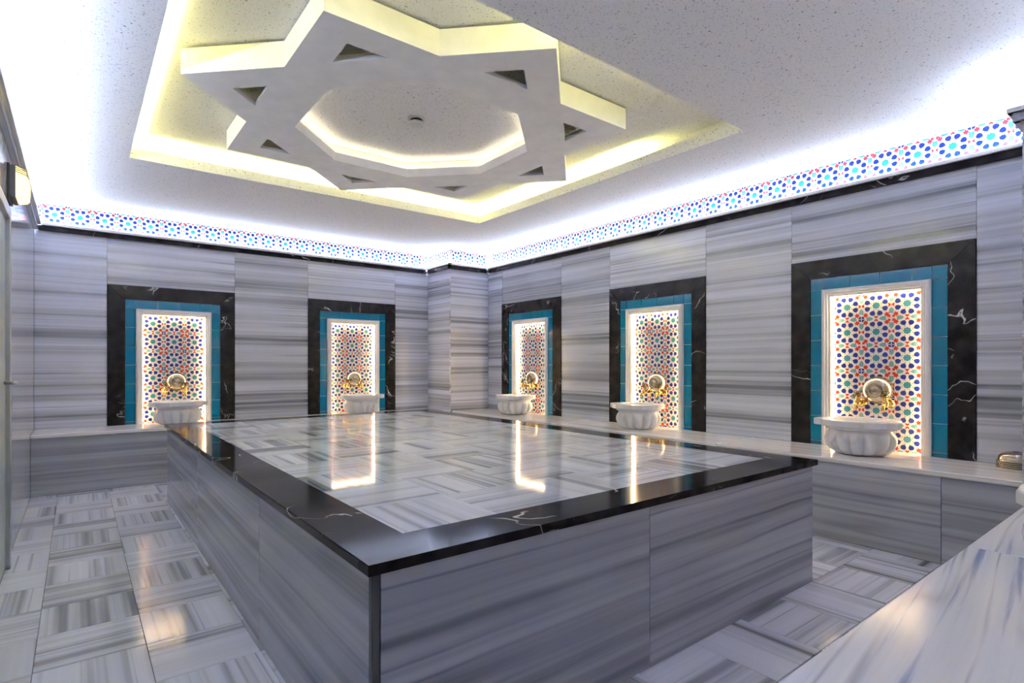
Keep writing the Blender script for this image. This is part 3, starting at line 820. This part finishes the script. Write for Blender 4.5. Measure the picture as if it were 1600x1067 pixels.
# ------------------------------------------------------------------ eight-pointed ceiling star
SX, SY, SZ, SR = 1.745, 3.232, 2.56, 1.335
star = thing('ceiling_star', 'white eight pointed star panel with octagonal opening hanging in the ceiling recess', 'ceiling ornament', (SX, SY, SZ))
VR, IR = 0.7654 * SR, 0.561 * SR
def P2(r, deg): return (r * cos(radians(deg)), r * sin(radians(deg)))
bm = bmesh.new()
TH = 0.022
tri_edges = []
for k_ in range(8):
    a = 45 * k_
    def R2(p):
        c, s = cos(radians(a)), sin(radians(a)); return (p[0] * c - p[1] * s, p[0] * s + p[1] * c)
    T = P2(SR, a); Vm, Vp = P2(VR, a - 22.5), P2(VR, a + 22.5); Im, Ip = P2(IR, a - 22.5), P2(IR, a + 22.5)
    A = R2((0.822 * SR, 0)); Bm, Bp = R2((0.714 * SR, -0.106 * SR)), R2((0.714 * SR, 0.106 * SR))
    for z, flip in ((0, True), (TH, False)):
        mk = lambda p: bm.verts.new((p[0], p[1], z))
        for f in ([Vm, T, A, Bm], [T, Vp, Bp, A], [Vm, Bm, Im], [Im, Bm, Bp, Ip], [Bp, Vp, Ip]):
            vs = [mk(p) for p in f]
            bm.faces.new(vs[::-1] if flip else vs)
    for p, q in ((A, Bm), (Bm, Bp), (Bp, A), (Im, Ip), (T, Vm), (T, Vp)):
        vs = [bm.verts.new((*p, 0)), bm.verts.new((*q, 0)), bm.verts.new((*q, TH)), bm.verts.new((*p, TH))]
        bm.faces.new(vs)
bmesh.ops.remove_doubles(bm, verts=bm.verts, dist=1e-5)
obj('soffit', bm, white_paint, star)
def band_loop(pts, z0, z1, th):
    """upright band following a closed loop, th inward thickness"""
    bm_ = bmesh.new()
    n = len(pts); ins = []
    for i in range(n):
        p, a, b = Vector(pts[i]), Vector(pts[i - 1]), Vector(pts[(i + 1) % n])
        d1, d2 = (p - a).normalized(), (b - p).normalized()
        n1, n2 = Vector((-d1.y, d1.x)), Vector((-d2.y, d2.x))
        m_ = (n1 + n2); m_ = m_ / m_.length_squared * 2
        ins.append(p + m_ * th)
    for i in range(n):
        j = (i + 1) % n
        q = [bm_.verts.new((pts[i][0], pts[i][1], z0)), bm_.verts.new((pts[j][0], pts[j][1], z0)), bm_.verts.new((pts[j][0], pts[j][1], z1)), bm_.verts.new((pts[i][0], pts[i][1], z1))]
        bm_.faces.new(q)
        r = [bm_.verts.new((ins[i].x, ins[i].y, z0)), bm_.verts.new((ins[j].x, ins[j].y, z0)), bm_.verts.new((ins[j].x, ins[j].y, z1)), bm_.verts.new((ins[i].x, ins[i].y, z1))]
        bm_.faces.new(r[::-1])
        bm_.faces.new([q[3], q[2], r[2], r[3]]); bm_.faces.new([q[0], r[0], r[1], q[1]])
    bmesh.ops.remove_doubles(bm_, verts=bm_.verts, dist=1e-5)
    return bm_
outer = []
for k_ in range(8): outer += [P2(SR, 45 * k_), P2(VR, 45 * k_ + 22.5)]
obj('outer_rim', band_loop(outer, TH, UP - SZ - 0.012, 0.015), white_paint, star)
octo = [P2(IR, 45 * k_ - 22.5) for k_ in range(8)]
obj('inner_rim', band_loop(octo[::-1], TH, 0.062, 0.012), white_paint, star)
octb = [P2(IR + 0.075, 45 * k_ - 22.5) for k_ in range(8)]
obj('added_light_baffle', band_loop(octb[::-1], TH, UP - SZ - 0.002, 0.010), white_paint, star)  # unseen baffle, added to keep the strip's light out of the star arms
octl = [P2(IR + 0.040, 45 * k_ - 22.5) for k_ in range(8)]
obj('light_strip', band_loop(octl[::-1], 0.034, 0.042, 0.010), led_star, star)

# ------------------------------------------------------------------ smoke detector in the recess
det = thing('smoke_detector', 'small round white detector on the speckled ceiling inside the star', 'detector', (1.738, 3.235, UP))
bm = bmesh.new(); add_lathe(bm, [(0.056, 0.0), (0.056, -0.008), (0.050, -0.012), (0.0, -0.012)], 36)
obj('base_plate', to_mesh(bm, 'base', False), off_white, det)
bm = bmesh.new(); add_lathe(bm, [(0.038, -0.010), (0.038, -0.030)], 32)
obj('dark_gap', to_mesh(bm, 'gap', False), black_gap, det, label='black slot')
bm = bmesh.new(); add_lathe(bm, [(0.0, -0.029), (0.048, -0.029), (0.050, -0.031), (0.050, -0.040), (0.042, -0.046), (0.0, -0.048)], 36)
obj('cover', to_mesh(bm, 'cover', False), off_white, det)

# ------------------------------------------------------------------ door and lamp on the left wall
door = bpy.data.objects.new('door_1', None); COL.objects.link(door); door['kind'] = 'structure'
door.location = (L, 3.55, 0)
box_obj('door_jamb', -0.03, 0.022, 0.45, 0.505, 0, 1.935, alu, door, 0.003)
box_obj('door_jamb', -0.03, 0.022, -0.55, -0.495, 0, 1.935, alu, door, 0.003)
box_obj('door_head', -0.03, 0.022, -0.495, 0.45, 1.875, 1.935, alu, door, 0.003)
box_obj('door_leaf', -0.025, 0.002, -0.493, 0.448, 0.01, 1.873, door_glass, door, 0.003)
bm = bmesh.new(); add_tube(bm, [(0.002, 0.36, 1.0), (0.045, 0.36, 1.0), (0.05, 0.35, 1.0), (0.05, 0.25, 1.0)], 0.009, 10)
obj('door_handle', to_mesh(bm, 'handle', True), steel, door)

lamp = thing('wall_lamp', 'small dark wall lamp with glowing yellow louvred front above the door', 'lamp', (L, 4.20, 2.105))
box_obj('back_plate', 0, 0.012, -0.12, 0.12, -0.095, 0.095, black_gap, lamp, 0.003)
bm = bmesh.new()
a = [(0.012, -0.085), (0.036, -0.088), (0.036, 0.092), (0.012, 0.088)]
add_prism(bm, a, -0.112, 0.112)
bmesh.ops.bevel(bm, geom=list(bm.edges), offset=0.004, segments=2, affect='EDGES')
obj('housing', bm, dark_plastic, lamp)
bm = bmesh.new()
add_prism(bm, [(0.036, -0.084), (0.084, -0.070), (0.090, 0.030), (0.036, 0.048)], -0.106, 0.106)
bmesh.ops.bevel(bm, geom=list(bm.edges), offset=0.006, segments=2, affect='EDGES')
obj('diffuser', bm, led_lamp, lamp, label='glowing yellow white diffuser')
bm = bmesh.new(); add_prism(bm, [(0.036, 0.0485), (0.082, 0.034), (0.078, 0.066), (0.036, 0.088)], -0.098, 0.098)
obj('louvre_core', bm, led_lamp, lamp)
for k_ in range(4):
    z = 0.052 + 0.0105 * k_
    bm = bmesh.new(); add_prism(bm, [(0.034, z + 0.004), (0.089 - 0.002 * k_, z - 0.016 + 0.001 * k_), (0.089 - 0.002 * k_, z - 0.012 + 0.001 * k_), (0.034, z + 0.009)], -0.106, 0.106)
    obj('louvre_slat', bm, dark_plastic, lamp)
